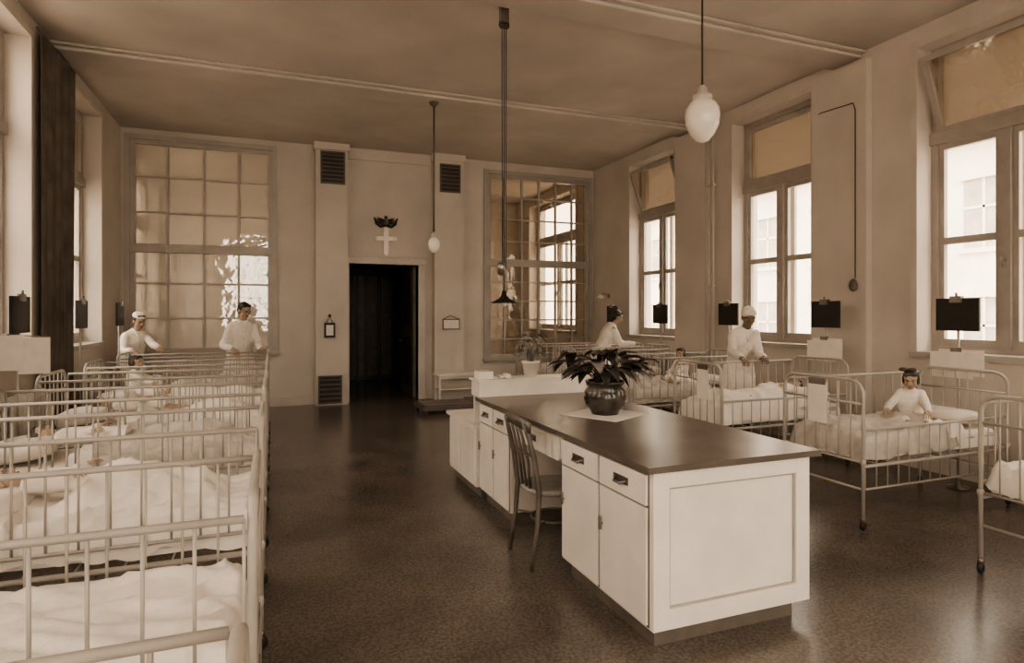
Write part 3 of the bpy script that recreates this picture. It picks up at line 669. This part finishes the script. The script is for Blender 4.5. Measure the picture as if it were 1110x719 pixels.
    if cap=='scarf':
        b=B(); E(b,(0,-.022,.055),(.087,.098,.085),coat); E(b,(0,-.06,.0),(.075,.06,.08),coat); C(b,(-.06,.05,.075),(.06,.05,.075),.02,.02,coat); b.fin('head_scarf',parent=e,remesh=.007*k,smooth_it=1)
    if bow:
        b=B(); 
        for s in (-1,1): E(b,(.03+s*.045,-.0,.12),(.045,.02,.024),hairm)
        E(b,(.03,0,.115),(.018,.02,.018),hairm); b.fin('hair_bow',parent=e)
    return e
def Wm(x,y,z,yaw,h): return Matrix.Translation((x,y,z))@Matrix.Rotation(yaw,4,'Z')@Matrix.Scale(h/1.75,4)
PI=math.pi
# forward=+y; yaw pi => -Y ; yaw -pi/2 => +X ; yaw pi/2 => -X
person('doctor',Wm(-.44,9.86,0,PI+.35,1.80),lean=.22,hands=((-.14,9.50,1.10),(-.52,9.50,1.10)),head_pitch=.25,head_yaw=.35,hem=.45,moustache=True)
person('nurse',Wm(-1.86,10.1,0,PI+.7,1.64),lean=.25,hands=((-1.4,9.6,1.09),(-1.75,9.56,1.09)),head_pitch=.2,cap='cap')
person('ward_doctor',Wm(5.12,9.12,0,-PI/2-.2,1.74),lean=.42,hands=((5.62,9.38,1.12),(5.6,8.8,1.10)),head_pitch=.15,hem=.4)
person('nurse',Wm(5.40,6.14,0,PI-.2,1.72),lean=.30,hands=((5.32,5.64,1.09),(5.02,5.66,1.09)),head_pitch=.15,head_yaw=-.25,cap='scarf',skin=M_skin2,hem=.38)
# girl sitting in the crib
s=.50; person('sitting_child',Matrix.Translation((5.14,3.74,.635-.83*s))@Matrix.Rotation(PI/2+.75,4,'Z')@Matrix.Scale(s,4),mode='sit',hands=((4.99,3.47,.79),(4.87,3.74,.79)),hs=1.48,bob=True,bow=True,skin=M_kid,hairm=M_hair2,head_pitch=.2,head_yaw=-.2,lean=.15)
s=.45; person('sitting_child',Matrix.Translation((5.0,6.75,.70-.82*s))@Matrix.Rotation(PI/2+.4,4,'Z')@Matrix.Scale(s,4),mode='sit',hands=((4.8,6.6,.82),(4.8,6.8,.82)),hs=1.55,bob=True,skin=M_kid,hairm=M_hair2)
s=.45; person('sitting_child',Matrix.Translation((-1.38,7.68,.70-.82*s))@Matrix.Rotation(-PI/2-.5,4,'Z')@Matrix.Scale(s,4),mode='sit',hands=((-1.13,7.8,.82),(-1.13,7.55,.82)),hs=1.55,bob=True,skin=M_kid,hairm=M_hair2)
# children lying : local +z (head) -> bed head direction, local +y (face) -> up
def lie(x_head,y,z,sgn,s,hands):
    zc=V((sgn,0,0)); yc=V((0,0,1)); xc=yc.cross(zc)
    R=Matrix((xc,yc,zc)).transposed().to_4x4()
    o=V((x_head,y,z))-zc*(1.65*s)
    return person('lying_child',Matrix.Translation(o)@R@Matrix.Scale(s,4),mode='lie',hands=hands,hs=1.35,skin=M_kid,hairm=M_hair2,hem=.6,head_pitch=.35)
lie(-1.17,3.55,.80,-1,.47,((-.82,3.42,.86),(-.82,3.68,.86)))
lie(-1.42,4.93,.78,-1,.47,((-1.06,4.8,.84),(-1.06,5.05,.84)))
lie(5.42,5.25,.78,1,.47,((5.08,5.38,.84),(5.08,5.12,.84)))
lie(-1.38,6.32,.79,-1,.47,((-1.04,6.2,.84),(-1.04,6.45,.84)))
# ------------------------------------------------------------------ world + camera
w=bpy.data.worlds.new('overcast_sky'); bpy.context.scene.world=w; w.use_nodes=True
nt=w.node_tree; bg=nt.nodes['Background']
tc=nt.nodes.new('ShaderNodeTexCoord'); sx=nt.nodes.new('ShaderNodeSeparateXYZ'); rp=nt.nodes.new('ShaderNodeValToRGB')
rp.color_ramp.elements[0].position=.45; rp.color_ramp.elements[0].color=(.6,.545,.47,1); rp.color_ramp.elements[1].position=.9; rp.color_ramp.elements[1].color=(1,.92,.82,1)
mp=nt.nodes.new('ShaderNodeMapRange'); mp.inputs['From Min'].default_value=-1; mp.inputs['From Max'].default_value=1
nt.links.new(tc.outputs['Generated'],sx.inputs[0]); nt.links.new(sx.outputs['Z'],mp.inputs['Value']); nt.links.new(mp.outputs['Result'],rp.inputs['Fac']); nt.links.new(rp.outputs['Color'],bg.inputs['Color'])
bg.inputs['Strength'].default_value=14.5
try: bpy.context.scene.view_settings.look='AgX - Medium High Contrast'
except Exception as ex: print('look',ex)
cd=bpy.data.cameras.new('camera'); cam=bpy.data.objects.new('camera',cd); bpy.context.collection.objects.link(cam)
cam.location=(0,0,1.6); cam.rotation_euler=(math.radians(90),0,math.radians(-21.2)); cd.sensor_width=36; cd.lens=670/1110*36; cd.shift_y=-19.5/1110; cd.clip_start=.05
bpy.context.scene.camera=cam
